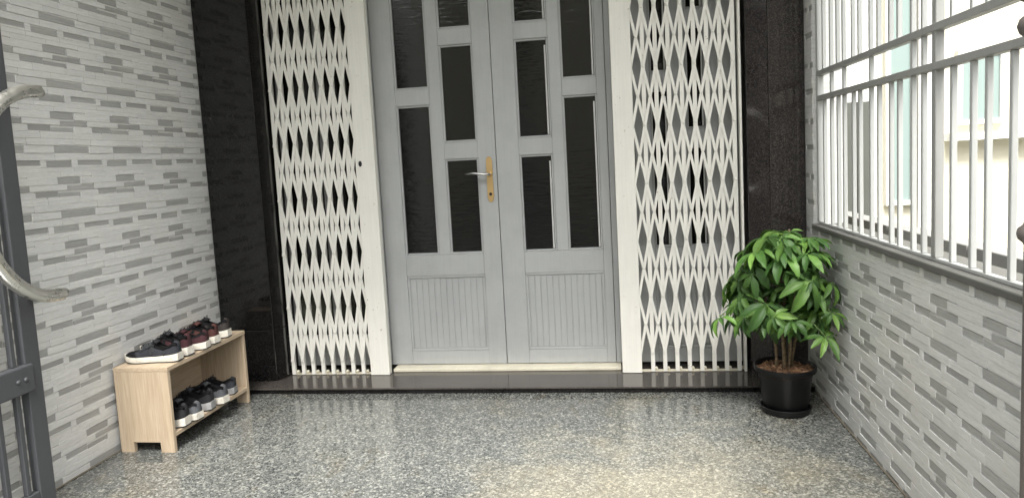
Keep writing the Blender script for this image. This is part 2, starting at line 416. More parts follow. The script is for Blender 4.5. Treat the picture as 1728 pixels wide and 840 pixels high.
# ------------------------------------------------------------------ granite columns
def column(x0, x1, inner, mat, lab):
    c = empty('granite_column', ((x0+x1)/2, YC, ZS), label=lab, cat='column')
    off = -c.location
    def b(n, *a, **k):
        o = box(n, *a, **k); o.location = off; return o
    zt = ZS
    b('plinth_slab', x0, x1, YC-.004, YC+.30, zt+.001, .311, mat=mat, parent=c, bev=.003)
    b('face_slab', x0, x1, YC, YC+.30, .3125, 2.9, mat=mat, parent=c, bev=.003)
    if inner > 0: poly = [(x1+.001, YC+.006), (x1+.030, YC+.055), (x1+.030, YC+.30), (x1+.001, YC+.30)]
    else: poly = [(x0-.001, YC+.004), (x0-.001, YC+.30), (x0-.088, YC+.30), (x0-.088, YC+.066)]
    for n_, z0_, z1_ in (('plinth_reveal_slab', zt+.001, .311), ('reveal_slab', .3125, 2.9)): prism(n_, poly, 2, z0_, z1_, mat, c, .002).location = off
    return c
column(XL+.001, -1.224, 1, 'black_granite', 'polished black granite column beside the shoe rack')
column(1.345, XR-.001, -1, 'brown_granite', 'polished brown black granite column behind the potted plant')

# ------------------------------------------------------------------ the house shell behind the doors
house = empty('house', (0, 1.5, 0), label='dim house interior seen through the dark door panes', cat='house')
def hpart(n, *a, **k):
    o = box(n, *a, **k); o.location = -house.location; return o
hpart('upper_wall', -1.75, 1.75, YC+.06, .52, 2.75, 6.2, mat='white_plaster', parent=house)
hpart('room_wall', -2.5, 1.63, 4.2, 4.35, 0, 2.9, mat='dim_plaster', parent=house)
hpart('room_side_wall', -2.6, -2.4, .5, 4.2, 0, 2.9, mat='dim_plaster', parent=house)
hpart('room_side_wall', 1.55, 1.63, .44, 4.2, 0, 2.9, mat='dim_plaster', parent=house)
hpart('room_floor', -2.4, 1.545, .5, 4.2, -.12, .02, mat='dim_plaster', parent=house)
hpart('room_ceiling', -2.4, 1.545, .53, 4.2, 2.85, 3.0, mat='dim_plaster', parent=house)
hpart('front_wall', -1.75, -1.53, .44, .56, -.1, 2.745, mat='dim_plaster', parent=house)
hpart('added_shade_canopy', -1.75, 1.75, -1.8, YC+.055, 2.95, 3.1, mat='white_plaster', parent=house)  # unseen slab added over the porch, depth chosen to shade it

# ------------------------------------------------------------------ doors
ZB, ZT = .054, 2.55
def leaf(name, x0, x1, colA, colB, swap, lab, glint_and_trim=False, mat='door_paint', lowz=.66, tall=False):
    """panelled leaf; colA / colB are (x0,x1) of the two columns of panes (A has the long panes)"""
    d = empty(name, ((x0+x1)/2, YD, ZB), label=lab, cat='door')
    off = -d.location
    def b(n, *a, par=None, mt=mat, bev=.0022):
        o = box(n, *a, mt, par or d, bev)
        o.location = off if par is None else (0, 0, 0)
        return o
    y0, y1 = YD, YD+.04
    l, r_ = (colA, colB) if colA[0] < colB[0] else (colB, colA)
    b('stile', x0, l[0], y0, y1, ZB, ZT); b('stile', r_[1], x1, y0, y1, ZB, ZT)
    b('mullion', l[1], r_[0], y0+.0015, y1-.001, lowz, ZT-.12)
    b('rail', l[0], r_[1], y0+.001, y1, ZB, lowz if tall else .128);
    if not tall: b('rail', l[0], r_[1], y0+.001, y1, .545, lowz)
    b('rail', l[0], r_[1], y0+.001, y1, ZT-.12, ZT)
    # bottom bead board panel
    if not tall: p = b('panel', l[0]-.004, r_[1]+.004, y0+.012, y1-.008, .124, .549, bev=0)
    n = 0 if tall else 12; w = (r_[1]-l[0]-.03)/12
    for i in range(n): b('board', l[0]+.015+i*w+.0012, l[0]+.015+(i+1)*w-.0012, y0+.0085, y0+.0125, .142, .53, par=p, bev=.0015)
    for q in ((l[0], r_[1], .128, .141), (l[0], r_[1], .532, .545))[:0 if tall else 2]: b('panel_bead', q[0], q[1], y0+.004, y0+.013, q[2]+.0004, q[3], par=p, bev=.003)
    for q in ((l[0], l[0]+.013), (r_[1]-.013, r_[1]))[:0 if tall else 2]: b('panel_bead', q[0], q[1], y0+.0045, y0+.013, .1415, .5315, par=p, bev=.003)
    A = [(lowz, 1.462), (1.549, 2.43)]; B = [(lowz, 1.169), (1.258, 1.764), (1.849, 2.43)]
    if tall: A = B = [(lowz, 2.43)]
    for col, rows in ((colA, A), (colB, B)):
        for i, (za, zb) in enumerate(rows):
            if i: b('rail', col[0], col[1], y0+.0005, y1-.0005, rows[i-1][1], za)
            g = b('pane', col[0]-.002, col[1]+.002, y0+.022, y0+.026, za-.002, zb+.002, mt='glass', bev=0)
            k = .010
            b('pane_bead', col[0], col[0]+k, y0+.006, y0+.0218, za, zb, par=g, bev=.003); b('pane_bead', col[1]-k, col[1], y0+.006, y0+.0218, za, zb, par=g, bev=.003)
            b('pane_bead', col[0]+k, col[1]-k, y0+.007, y0+.0218, za, za+k, par=g, bev=.003); b('pane_bead', col[0]+k, col[1]-k, y0+.007, y0+.0218, zb-k, zb, par=g, bev=.003)
            if glint_and_trim: b('glint_and_trim', col[1]-.0215, col[1]-.0125, y0+.013, y0+.0215, za+.012, zb-.035, par=g, mt='glint_and_trim', bev=.002)  # solid white strip standing in for a bright reflection in the pane
    return d
SX = .005
dl = leaf('door_leaf', -.640, SX-.0015, (-.524, -.336), (-.272, -.092), 0, 'grey left door leaf carrying the brass handle plate')
dr = leaf('door_leaf', SX+.0015, .590, (.366, .545), (.128, .304), 0, 'grey right door leaf without a handle, white modelled reflections edging its panes', glint_and_trim=True)
leaf('side_door_leaf', .690, 1.236, (.812, .905), (.99, 1.088), 0, 'grey side door leaf behind the wide right folding gate', glint_and_trim=True)
leaf('side_door_leaf', -1.196, -.700, (-1.176, -.955), (-.935, -.725), 0, 'grey side door leaf behind the tight left folding gate', lowz=.215, tall=True)
# lever handle and plate on the left leaf
off = -dl.location
bm = bmesh.new()
prof = [(-.012, 1.165), (-.006, 1.172), (.006, 1.172), (.012, 1.165), (.0165, 1.15), (.0165, 1.09), (.0135, 1.06), (.0165, 1.03), (.0175, .965), (.012, .938), (0, .930), (-.012, .938), (-.0175, .965), (-.0165, 1.03), (-.0135, 1.06), (-.0165, 1.09), (-.0165, 1.15)]
hp = prism('handle_plate', [(x-.034, z) for x, z in prof], 1, YD-.006, YD-.0002, 'brass', dl, .0012); hp.location = off
hl = tube('lever', [(-.034, YD-.004, 1.080), (-.034, YD-.045, 1.080), (-.040, YD-.056, 1.081), (-.060, YD-.060, 1.083), (-.11, YD-.060, 1.089), (-.155, YD-.056, 1.086)], [.009, .008, .0085, .008, .007, .0045], 'chrome', hp, 10)
tube('lever_rose', [(-.034, YD-.0062, 1.080), (-.034, YD-.016, 1.080)], [.0145, .012], 'brass', hp, 16)
tube('keyhole', [(-.034, YD-.0066, .975), (-.034, YD-.009, .975)], .008, 'void', hp, 12)
# door jambs and worn sill
fr = empty('door_frame', (0, YD, ZS), label='grey moulded frame and worn cream sill around the double door', cat='door frame')
off = -fr.location
for a, b_ in ((.5925, .622), (.624, .655), (.657, .687), (-.697, -.643)):
    q = box('jamb', a, b_, YD-.016 if .62 < a < .63 else YD-.004, YD+.06, ZS+.022, 2.62, 'door_paint', fr, .004); q.location = off
q = box('sill', -.615, .615, YG+.03, YD+.05, ZS+.0005, ZB-.004, 'sill_paint', fr, .003); q.location = off
q = box('head', -1.2, 1.24, YD, YD+.06, 2.63, 2.748, 'door_paint', fr); q.location = off

# ------------------------------------------------------------------ folding lattice gates
def folding_gate(xs, post, edge, lev0, per, lab, hw=.0066):
    g = empty('folding_gate', ((xs[0]+xs[-1])/2, YG, ZS), label=lab, cat='gate')
    off = -g.location
    ztop = 2.62
    def put(o): o.location = off; return o
    put(box('post', post[0], post[1], YG-.020, YG+.022, ZS+.001, ztop, 'gate_paint', g, .003))
    pk = bmesh.new(); 
    for x in (-.0062,):  # a U channel
        bm_box(pk, (-.0098, -.0035, 0), (.0098, -.001, 2.58)); bm_box(pk, (-.0098, -.0008, 0), (-.0078, .012, 2.58)); bm_box(pk, (.0078, -.0008, 0), (.0098, .012, 2.58))
    pk = fin(pk, 'picket'); pk.materials.append(M['gate_paint'])
    for x in xs: put(link('picket', pk, None, g)).location = Vector((x, YG, ZS+.004)) + off
    nodes = sorted([x for x in xs] + list(edge))
    cache = {}
    for i in range(len(nodes)-1):
        xa, xb = nodes[i], nodes[i+1]; key = round(xb-xa, 3)
        for sgn in (1, -1):
            if (key, sgn) not in cache:
                dx, dz = (xb-xa)/2, per/2*sgn
                L = Vector((dx, 0, dz)); t = L.normalized(); nn = Vector((-t.z, 0, t.x)); e = t*.008; w = hw
                bm = bmesh.new(); yy = (-.0115, -.0085) if sgn > 0 else (-.0078, -.0048)
                A = [[bm.verts.new(Vector((0, y, 0)) + s1*(L+e) + nn*w*s2) for s1, s2 in ((-1, -1), (1, -1), (1, 1), (-1, 1))] for y in yy]
                bm.faces.new(A[0]); bm.faces.new(A[1])
                for k in range(4): bm.faces.new((A[0][k], A[0][(k+1) % 4], A[1][(k+1) % 4], A[1][k]))
                me = fin(bm, 'lattice_strip'); me.materials.append(M['gate_paint']); cache[(key, sgn)] = me
            for k in range(-1, 7):
                zc = lev0 + per*(k+.5)
                if zc + per/2 > 2.65: continue
                o = link('lattice_strip', cache[(key, sgn)], None, g); o.location = Vector(((xa+xb)/2, YG, zc)) + off
                o.rotation_euler.y = random.uniform(-.006, .006)
    rv = bmesh.new(); tube_bm(rv, [(0, -.0118, 0), (0, -.0140, 0)], [.0048, .0034], 8); rv = fin(rv, 'rivet', True); rv.materials.append(M['gate_paint'])
    for k in range(0, 7):
        for x in xs: link('rivet', rv, None, g).location = Vector((x, YG, lev0+per*k)) + off
        for xa, xb in zip(nodes, nodes[1:]): link('rivet', rv, None, g).location = Vector(((xa+xb)/2, YG, lev0+per*(k-.5))) + off
    put(box('floor_track', min(nodes)-.012, max(nodes)+.01, YG+.004, YG+.034, ZS+.0008, ZS+.004, 'sill_paint', g))
    for i, x in enumerate(xs):
        q = tube('roller', [(x+.016, YG+.010, ZS+.014), (x+.016, YG+.022, ZS+.014)], .0085, 'sill_paint', g, 10); q.location = off
    return g, off
xsL = [-1.174+.0573*i for i in range(8)]; xsR = [.776+.061*i for i in range(8)]
gl_, offl = folding_gate(xsL, (-.726, -.620), (-.722,), .409, .293, 'off white folding lattice gate packed tight, left of the grey door', .0082)
gr_, offr = folding_gate(xsR, (.620, .720), (.716,), .425, .2855, 'off white folding lattice gate with wide diamonds, right of the grey door')
q = lathe('lock_plate', [(.001, 0), (.012, 0), (.012, .003), (.001, .003)], 'void', gl_, 16); q.rotation_euler.x = R(90); q.scale = (.75, 1.25, 1); q.location = Vector((-.699, YG-.0205, 1.17)) + offl
# edge angle iron of the right gate
q = box('edge_iron', 1.226, 1.238, YG-.012, YG+.03, ZS+.001, 2.62, 'gate_paint', gr_, .002); q.location = offr

# ------------------------------------------------------------------ window bars on the right wall
GX = 1.535
gr = empty('window_grille', (GX, -1.2, .787), label='light grey steel window bars with two long rails above the low wall', cat='window bars')
off = -gr.location
bars = [-.068, -.169, -.255, -.330, -.435, -.507, -.620, -.695, -.798, -.867, -.970, -1.044, -1.224, -1.331, -1.404, -1.513, -1.590, -1.70, -1.775, -1.885, -1.96, -2.07, -2.145, -2.25]
thru = {-.169, -.330, -.620, -.970, -1.044}
def gp(n, x0, x1, y0, y1, z0, z1, mat='grille_paint', bev=.0015):
    q = box(n, x0, x1, y0, y1, z0, z1, mat, gr, bev); q.location = off; return q
for y in bars:
    h = .0072
    gp('bar', GX-h, GX+h, y-h, y+h, .798, 1.3355)
    gp('bar', GX-h, GX+h, y-h+.004, y+h+.004, 1.4665, 2.58)
    if y in thru: gp('bar', GX-h, GX+h, y-h, y+h, 1.3585, 1.4435)
gp('post', GX-.012, GX+.012, -1.145, -1.118, .798, 2.58, 'rail_paint', .002)
gp('rail', GX-.0145, GX+.013, -2.32, JY-.003, 1.336, 1.358, 'rail_paint'); gp('rail', GX-.0145, GX+.013, -2.32, JY-.003, 1.444, 1.466, 'rail_paint')
gp('rail', GX-.009, GX+.009, -2.32, JY-.003, .7865, .7975); gp('rail', GX-.009, GX+.009, -2.32, JY-.003, 2.581, 2.60)
gp('side_frame', GX-.015, GX+.012, JY-.029, JY-.004, .798, 1.3355); gp('side_frame', GX-.015, GX+.012, JY-.029, JY-.004, 1.4665, 2.58); gp('side_frame', GX-.015, GX+.012, JY-.029, JY-.004, 1.3585, 1.4435)

# ------------------------------------------------------------------ beyond the bars: neighbour's house and low block wall
nb = empty('neighbouring_house', (3.3, 1.8, 0), label='bright cream house beyond the window bars with glazed openings', cat='house')
NY = 1.6
m = Mat('pale_green_window_pane', (.22, .28, .27), .12, .5); M['clear_pane'] = m.m
def np_(n, *a, par=None, **k):
    o = box(n, *a, **k, parent=par or nb)
    o.location = -nb.location if par is None else (0, 0, 0); return o
np_('wall', 1.64, 6.5, NY, NY+.2, -.06, 3.4, mat='cream')
np_('side_wall', 5.0, 5.2, -5, NY-.001, -.06, 3.4, mat='cream')
def nwin(x0, x1, z0, z1):
    f = np_('window', x0, x1, NY-.03, NY-.004, z0, z1, mat='clear_pane')
    for a in ((x0-.03, x0, z0-.03, z1+.03), (x1, x1+.03, z0-.03, z1+.03), (x0, x1, z1, z1+.03), (x0, x1, z0-.03, z0)):
        np_('frame', a[0], a[1], NY-.045, NY-.002, a[2], a[3], mat='glint_and_trim', par=f)
nwin(2.41, 2.53, .75, 2.3); nwin(2.84, 3.06, 1.25, 1.66); nwin(3.5, 4.2, .9, 2.2)
np_('pilaster', 2.06, 2.30, NY-.10, NY-.001, -.05, 3.4, mat='white_plaster')
M['shutter'] = plaster('grey_green_shutter', (.085, .09, .08), .6, .4)
for k in range(5): np_('shutter', 1.86+.078*k, 1.932+.078*k, NY-.14+.004*(k % 2), NY-.102, -.05, 1.40, mat='shutter')
np_('drain_pipe', 2.575, 2.60, NY-.05, NY-.012, -.05, 3.3, mat='glint_and_trim')
np_('ledge', 2.75, 3.3, NY-.10, NY-.002, 1.12, 1.17, mat='white_plaster')
np_('pilaster', 2.62, 2.70, NY-.06, NY-.001, -.05, 3.4, mat='white_plaster')
bw = empty('block_wall', (2.05, -1, 0), label='low grey block wall just outside the window bars', cat='wall')
for r_i in range(6):
    for k in range(13):
        y = -3.7 + k*.40 + (.2 if r_i % 2 else 0)
        q = box('block', 2.0+random.uniform(-.004, .004), 2.10, y+.004, min(y+.396, NY-.12), -.06+r_i*.129, -.06+r_i*.129+.124, 'block', bw, .004); q.location = -bw.location

# ------------------------------------------------------------------ shoe rack
RX0, RX1, RY0, RY1, RZ = -1.505, -1.257, -.716, -.098, .368
rack = empty('shoe_rack', ((RX0+RX1)/2, (RY0+RY1)/2, 0), label='pale wooden two tier shoe rack against the tiled wall', cat='shoe rack')
off = -rack.location
for y in (RY0, RY1-.018):
    q = prism('end_panel', [(RX0, 0), (RX0+.062, 0), (RX0+.062, .046), (RX1-.062, .046), (RX1-.062, 0), (RX1, 0), (RX1, RZ-.019), (RX0, RZ-.019)], 1, y, y+.018, 'wood', rack, .0012); q.location = off
def wood_h():
    m = M['wood'].copy(); m.name = 'pale_birch_board_long'
    for n in m.node_tree.nodes:
        if n.type == 'MAPPING':
            s_ = n.inputs['Scale'].default_value; n.inputs['Scale'].default_value = (s_[0], s_[2], s_[1])
    return m
M['wood_h'] = wood_h()
q = box('top_board', RX0, RX1+.002, RY0-.001, RY1+.001, RZ-.0185, RZ, 'wood_h', rack, .0015); q.location = off
q = box('shelf', RX0+.006, RX1-.001, RY0+.0185, RY1-.0185, .064, .082, 'wood_h', rack, .0012); q.location = off
q = box('back_board', RX0+.001, RX0+.0055, RY0+.0185, RY1-.0185, .0825, RZ-.019, 'wood_h', rack); q.location = off

# ------------------------------------------------------------------ shoes
def shoe_meshes(L=.262, W=.046):
    """toe points along -X, heel at +X/2; returns meshes for upper, sole, lining, tongue"""
    def wid(t):   # half width from heel t=0 to toe t=1
        pts = [(0, .50), (.06, .66), (.18, .74), (.35, .74), (.5, .82), (.68, 1), (.82, .95), (.92, .74), (.975, .45), (1, .2)]
        for (a, p), (b, q_) in zip(pts, pts[1:]):
            if t <= b: return W*(p+(q_-p)*(t-a)/(b-a))
        return W*.2
    def top(t):
        pts = [(0, .088), (.05, .096), (.14, .082), (.25, .070), (.36, .080), (.44, .094), (.55, .082), (.68, .062), (.8, .050), (.92, .042), (1, .026)]
        for (a, p), (b, q_) in zip(pts, pts[1:]):
            if t <= b:
                f = (t-a)/(b-a); f = f*f*(3-2*f); return p+(q_-p)*f
        return .025
    spring = lambda t: .010*max(0, (t-.72)/.28)**2 + .003*max(0, (.12-t)/.12)**2
    def side(t): return .004*math.sin(t*math.pi)   # slight curve of the foot
    NT, NA = 34, 18
    bm = bmesh.new(); grid = []
    for i in range(NT+1):
        t = i/NT; x = L/2 - L*t; w = wid(t)*.965; h = top(t); zb = .020+spring(t); row = []
        for j in range(NA+1):
            a = math.pi*j/NA; c, s_ = math.cos(a), math.sin(a)
            e = .62
            yy = w*math.copysign(abs(c)**e, c)*(1-.30*(s_**2)*(1 if t < .5 else .8)); zz = zb + (h-.020)*(abs(s_)**.72)
            row.append(bm.verts.new((x, yy+side(t), zz)))
        grid.append(row)
    for i in range(NT):
        t = (i+.5)/NT
        for j in range(NA):
            a = (j+.5)/NA
            if .045 < t < .40 and .32 < a < .68: continue      # foot opening
            bm.faces.new((grid[i][j], grid[i+1][j], grid[i+1][j+1], grid[i][j+1]))
    bm.faces.new(grid[0]); bm.faces.new(grid[-1])
    bmesh.ops.recalc_face_normals(bm, faces=bm.faces[:]); bm.normal_update()
    def overlay(test, name, o_):
        b2 = bmesh.new(); vm = {}
        for i in range(NT):
            t = (i+.5)/NT
            for j in range(NA):
                a = (j+.5)/NA
                if not test(t, a) or (.045 < t < .40 and .32 < a < .68): continue
                q4 = []
                for v in (grid[i][j], grid[i+1][j], grid[i+1][j+1], grid[i][j+1]):
                    if v not in vm: vm[v] = b2.verts.new(v.co + v.normal*o_)
                    q4.append(vm[v])
                b2.faces.new(q4)
        bmesh.ops.solidify(b2, geom=b2.faces[:], thickness=.0012)
        return fin(b2, name, True)
    sym = lambda a: abs(a-.5)*2
    toe = overlay(lambda t, a: t > .80-.10*sym(a)**2, 'toe_cap', .0013)
    s1 = overlay(lambda t, a: a > .5 and .40 < sym(a) < .93 and abs(t-.34-.16*sym(a)) < .036, 'side_stripe', .0012)
    s2 = overlay(lambda t, a: a < .5 and .40 < sym(a) < .93 and abs(t-.34-.16*sym(a)) < .036, 'side_stripe', .0012)
    e1 = overlay(lambda t, a: a > .5 and .40 < t < .69 and .12 < sym(a) < .52, 'eyestay', .0014)
    eye = overlay(lambda t, a: a < .5 and .40 < t < .69 and .12 < sym(a) < .52, 'eyestay', .0014)
    coll = overlay(lambda t, a: t < .42 and .30 < sym(a) < .58, 'collar', .0022)
    up = fin(bm, 'upper', True)
    # lining: inner shell of the opening
    bm = bmesh.new(); g = []
    for i in range(13):
        t = .035 + i/12*.42; x = L/2 - L*t; w = wid(t)*.86; h = top(t)-.004
        row = []
        for j in range(13):
            a = math.pi*(.24+.52*j/12); y = w*math.cos(a)*1.05
            d = math.sin(math.pi*j/12)*math.sin(math.pi*min(1, max(0, i/12)))
            row.append(bm.verts.new((x, y+side(t), h - .055*min(1, d*1.8))))
        g.append(row)
    for i in range(12):
        for j in range(12): bm.faces.new((g[i][j], g[i+1][j], g[i+1][j+1], g[i][j+1]))
    lining = fin(bm, 'lining', True)
    # sole
    bm = bmesh.new(); outl = []
    N = 26
    for i in range(N+1): t = i/N; outl.append((t, 1))
    for i in range(N, -1, -1): t = i/N; outl.append((t, -1))
    rings = []
    for lv, (zo, k) in enumerate(((0.0, .94), (.004, 1.0), (.014, 1.03), (.024, 1.02), (.029, .98))):
        ring = []
        for t, s_ in outl:
            x = L/2 - L*t + (.004 if t < .02 else (-.004 if t > .98 else 0))
            thick = 1.0 + .30*max(0, (.4-t)/.4)
            ring.append(bm.verts.new((x, s_*wid(t)*k*1.02+side(t), zo*thick+spring(t))))
        rings.append(ring)
    n = len(outl)
    for q_, w in zip(rings, rings[1:]):
        for k in range(n): bm.faces.new((q_[k], q_[(k+1) % n], w[(k+1) % n], w[k]))
    bm.faces.new(rings[0]); bm.faces.new(rings[-1])
    sole = fin(bm, 'sole', False)
    bm = bmesh.new(); n = len(outl); rg = []
    for z, k in ((-.0002, .93), (.0052, 1.035)):
        rg.append([bm.verts.new((L/2-L*t+(.005 if t < .02 else (-.005 if t > .98 else 0)), s_*wid(t)*k*1.03+side(t), z+spring(t))) for t, s_ in outl])
    for k in range(n): bm.faces.new((rg[0][k], rg[0][(k+1) % n], rg[1][(k+1) % n], rg[1][k]))
    bm.faces.new(rg[0]); bm.faces.new(rg[1]); outs = fin(bm, 'outsole')
    # tongue
    bm = bmesh.new(); prev = None
    for i in range(7):
        f = i/6; t = .64-.27*f; x = L/2-L*t; z = top(t)+.003+.012*f*f; w = .014+.006*f
        r_ = [[bm.verts.new((x, w*(k-2)/2+side(t), z-.005*((k-2)/2)**2+dz)) for k in range(5)] for dz in (0, -.006)]
        if prev:
            for lay in (0, 1):
                for k in range(4): bm.faces.new((prev[lay][k], prev[lay][k+1], r_[lay][k+1], r_[lay][k]))
            for k in (0, 4): bm.faces.new((prev[0][k], r_[0][k], r_[1][k], prev[1][k]))
        if i in (0, 6):
            for k in range(4): bm.faces.new((r_[0][k], r_[0][k+1], r_[1][k+1], r_[1][k]))
        prev = r_
    tongue = fin(bm, 'tongue', True)
    bm = bmesh.new()
    for i in range(5):
        t = .45+.05*i; x = L/2-L*t; z = top(t)+.004
        tube_bm(bm, [(x, -.021+side(t), z-.008), (x-.003, -.010+side(t), z+.002), (x+.002, .010+side(t), z+.002), (x, .021+side(t), z-.008)], .0022, 5)
    for s_ in (-1, 1):
        tube_bm(bm, [(L/2-L*.44, s_*.004, top(.44)+.008), (L/2-L*.43, s_*.018, top(.44)+.014), (L/2-L*.46, s_*.028, top(.46)-.004), (L/2-L*.5, s_*.032, top(.5)-.016)], .0018, 5)
    laces = fin(bm, 'laces', True)
    # heel counter and side overlays
    bm = bmesh.new(); rows = []
    for j in range(9):
        a = -1+2*j/8; t = .01+.22*abs(a)**1.6; s_ = 1 if a > 0 else -1
        x = L/2-L*t+.0035*(1-abs(a)); y = wid(t)*1.0*(abs(a)**.55)*s_
        rows.append([bm.verts.new((x, y*f+side(t), z)) for z, f in ((.026, 1.03), (.05-.008*abs(a), 1.0), (.068-.026*abs(a), .93))])
    for p, q_ in zip(rows, rows[1:]):
        for k in range(2): bm.faces.new((p[k], q_[k], q_[k+1], p[k+1]))
    heel = fin(bm, 'heel_counter', True)
    return dict(upper=up, sole=sole, outsole=outs, lining=lining, tongue=tongue, laces=laces, heel_counter=heel, toe_cap=toe, eyestay=eye, side_stripe=s1, side_stripe_b=s2, eyestay_b=e1, collar=coll)
SM = shoe_meshes()
def shoe(x, y, z, rz, upper, sole, accent, lace, lab, grp, flip=1, sc=.95):
    s_ = empty('shoe', (x, y, z+.0005), R(rz), label=lab, cat='shoe', group=grp); hv = random.uniform(.92, 1.12); s_.scale = (sc*random.uniform(.96, 1.02), sc*flip*random.uniform(.94, 1.0), sc*hv)
    for n, mt in (('upper', upper), ('sole', sole), ('outsole', 'black_sole'), ('lining', 'lining'), ('tongue', accent), ('laces', lace), ('heel_counter', accent), ('toe_cap', accent), ('eyestay', lace), ('side_stripe', lace), ('side_stripe_b', lace), ('eyestay_b', lace), ('collar', 'black')):
        me = SM[n].copy(); me.materials.clear(); link(n.replace('_b', ''), me, mt, s_)
    return s_
G1, G2 = 'shoes on top of the rack', 'shoes on the lower shelf'
zt = RZ
shoe(-1.378, -.628, zt, 3, 'charcoal', 'white_sole', 'black', 'grey', 'charcoal sneaker with white sole, nearest on top of the rack', G1)
shoe(-1.384, -.532, zt, -6, 'maroon', 'white_sole', 'black', 'black', 'dark maroon sneaker second from the near end of the rack top', G1)
shoe(-1.372, -.443, zt, 5, 'maroon', 'white_sole', 'maroon', 'black', 'dark maroon sneaker in the middle of the rack top', G1, -1)
shoe(-1.368, -.342, zt, -5, 'rust', 'white_sole', 'rust', 'black', 'reddish brown sneaker second from the far end of the rack top', G1)
shoe(-1.382, -.244, zt, 7, 'brown', 'white_sole', 'black', 'black', 'dark brown sneaker farthest on the rack top', G1, -1)
zs = .082
shoe(-1.372, -.632, zs, 2, 'black', 'white_sole', 'black', 'black', 'black shoe with white heel, nearest on the lower shelf', G2)
shoe(-1.360, -.538, zs, -9, 'grey', 'white_sole', 'grey', 'black', 'grey sneaker second from the near end of the lower shelf', G2, -1)
shoe(-1.372, -.444, zs, 6, 'black', 'grey_sole', 'charcoal', 'black', 'black shoe with grey sole in the middle of the lower shelf', G2)
shoe(-1.355, -.340, zs, -7, 'grey', 'white_sole', 'grey', 'black', 'grey sneaker with thick white heel, fourth on the lower shelf', G2, 1)
shoe(-1.385, -.236, zs, 10, 'charcoal', 'grey_sole', 'black', 'black', 'charcoal shoe with grey sole, farthest on the lower shelf', G2, -1)

# ------------------------------------------------------------------ potted plant
PX, PY = 1.313, -.232
sau = lathe('plant_saucer', [(.001, .001), (.088, .001), (.100, .006), (.104, .028), (.101, .030), (.097, .010), (.001, .008)], 'pot', None, 48, (PX, PY, 0))
tag(sau, 'shallow black plastic saucer under the plant pot', 'saucer')
pp = empty('potted_plant', (PX, PY, .010), label='bushy green umbrella plant in a black plastic pot by the right wall', cat='plant')
pot = lathe('pot', [(.001, .0), (.086, .0), (.090, .004), (.112, .165), (.116, .170), (.124, .172), (.128, .178), (.128, .194), (.124, .197), (.119, .192), (.117, .172), (.112, .160), (.001, .160)], 'pot', pp, 48)
soil = lathe('soil', [(.001, .162), (.114, .162), (.114, .172), (.08, .178), (.001, .181)], 'soil', pp, 32)
bm = bmesh.new(); rr = random.Random(5)
for i in range(420):
    a = rr.uniform(0, 6.283); q_ = .113*math.sqrt(rr.random()); l, w, h = rr.uniform(.006, .014), rr.uniform(.003, .006), rr.uniform(.0015, .004)
    mtx = Matrix.Translation((q_*math.cos(a), q_*math.sin(a), .180+rr.uniform(0, .006)-.006*(q_/.113)**2)) @ Matrix.Rotation(rr.uniform(0, 6.28), 4, 'Z') @ Matrix.Rotation(rr.uniform(-.5, .5), 4, 'X') @ Matrix.Rotation(rr.uniform(-.5, .5), 4, 'Y')
    b0 = len(bm.verts); bm_box(bm, (-l, -w, -h), (l, w, h)); bm.verts.ensure_lookup_table()
    for v in bm.verts[b0:]: v.co = mtx @ v.co
ch = link('bark_chips', fin(bm, 'bark_chips'), 'chips', pp); ch['kind'] = 'stuff'
# leaflet cluster meshes
def leaf_mesh(seed, nl, size):
    rr = random.Random(seed); bm = bmesh.new()
    for k in range(nl):
        az = (k-(nl-1)/2)*(5.1/nl)+rr.uniform(-.12, .12); L = size*rr.uniform(.72, 1.15)*(1-.16*abs(k-(nl-1)/2)/(nl/2)); W = L*rr.uniform(.10, .14)
        droop = rr.uniform(.35, 1.0); fold = rr.uniform(.18, .42); tw = rr.uniform(-.35, .35)
        NS = 8; pr_ = None
        p = Vector((0, 0, 0)); pitch = rr.uniform(-.05, .25)
        for i in range(NS+1):
            f = i/NS
            if f < .12: w = W*.10
            else:
                g_ = (f-.12)/.88; w = W*(math.sin(math.pi*min(1, g_**.78))**.85)*(1+.10*(i % 2)) + .0006
            if i == NS: w = .0005
            dirv = Vector((math.cos(pitch), 0, math.sin(pitch)))
            if i: p = p + dirv*(L/NS)
            pitch -= droop/NS*1.7
            nrm = Vector((-math.sin(pitch), 0, math.cos(pitch)))
            r_ = []
            for s_ in (-1, -.5, 0, .5, 1):
                off_ = Vector((0, s_*w, 0)) + nrm*(abs(s_)*w*fold - .12*w*(1 if s_ == 0 else 0)) + nrm*(s_*w*math.sin(tw*f))
                r_.append(bm.verts.new(Matrix.Rotation(az, 4, 'Z') @ (p + off_)))
            if pr_:
                for q_ in range(4): bm.faces.new((pr_[q_], pr_[q_+1], r_[q_+1], r_[q_]))
            pr_ = r_
    me = bpy.data.meshes.new('leaf'); bm.to_mesh(me); bm.free()
    for q_ in me.polygons: q_.use_smooth = True
    me.materials.append(M['leaf']); return me
LM = [leaf_mesh(i, rr.choice((6, 7, 8)), s_) for i, s_ in enumerate((.104, .116, .092, .100, .122, .084, .110, .096))]
LP = [me.copy() for me in LM]
for me in LP: me.materials[0] = M['pale_leaf']
stems = []
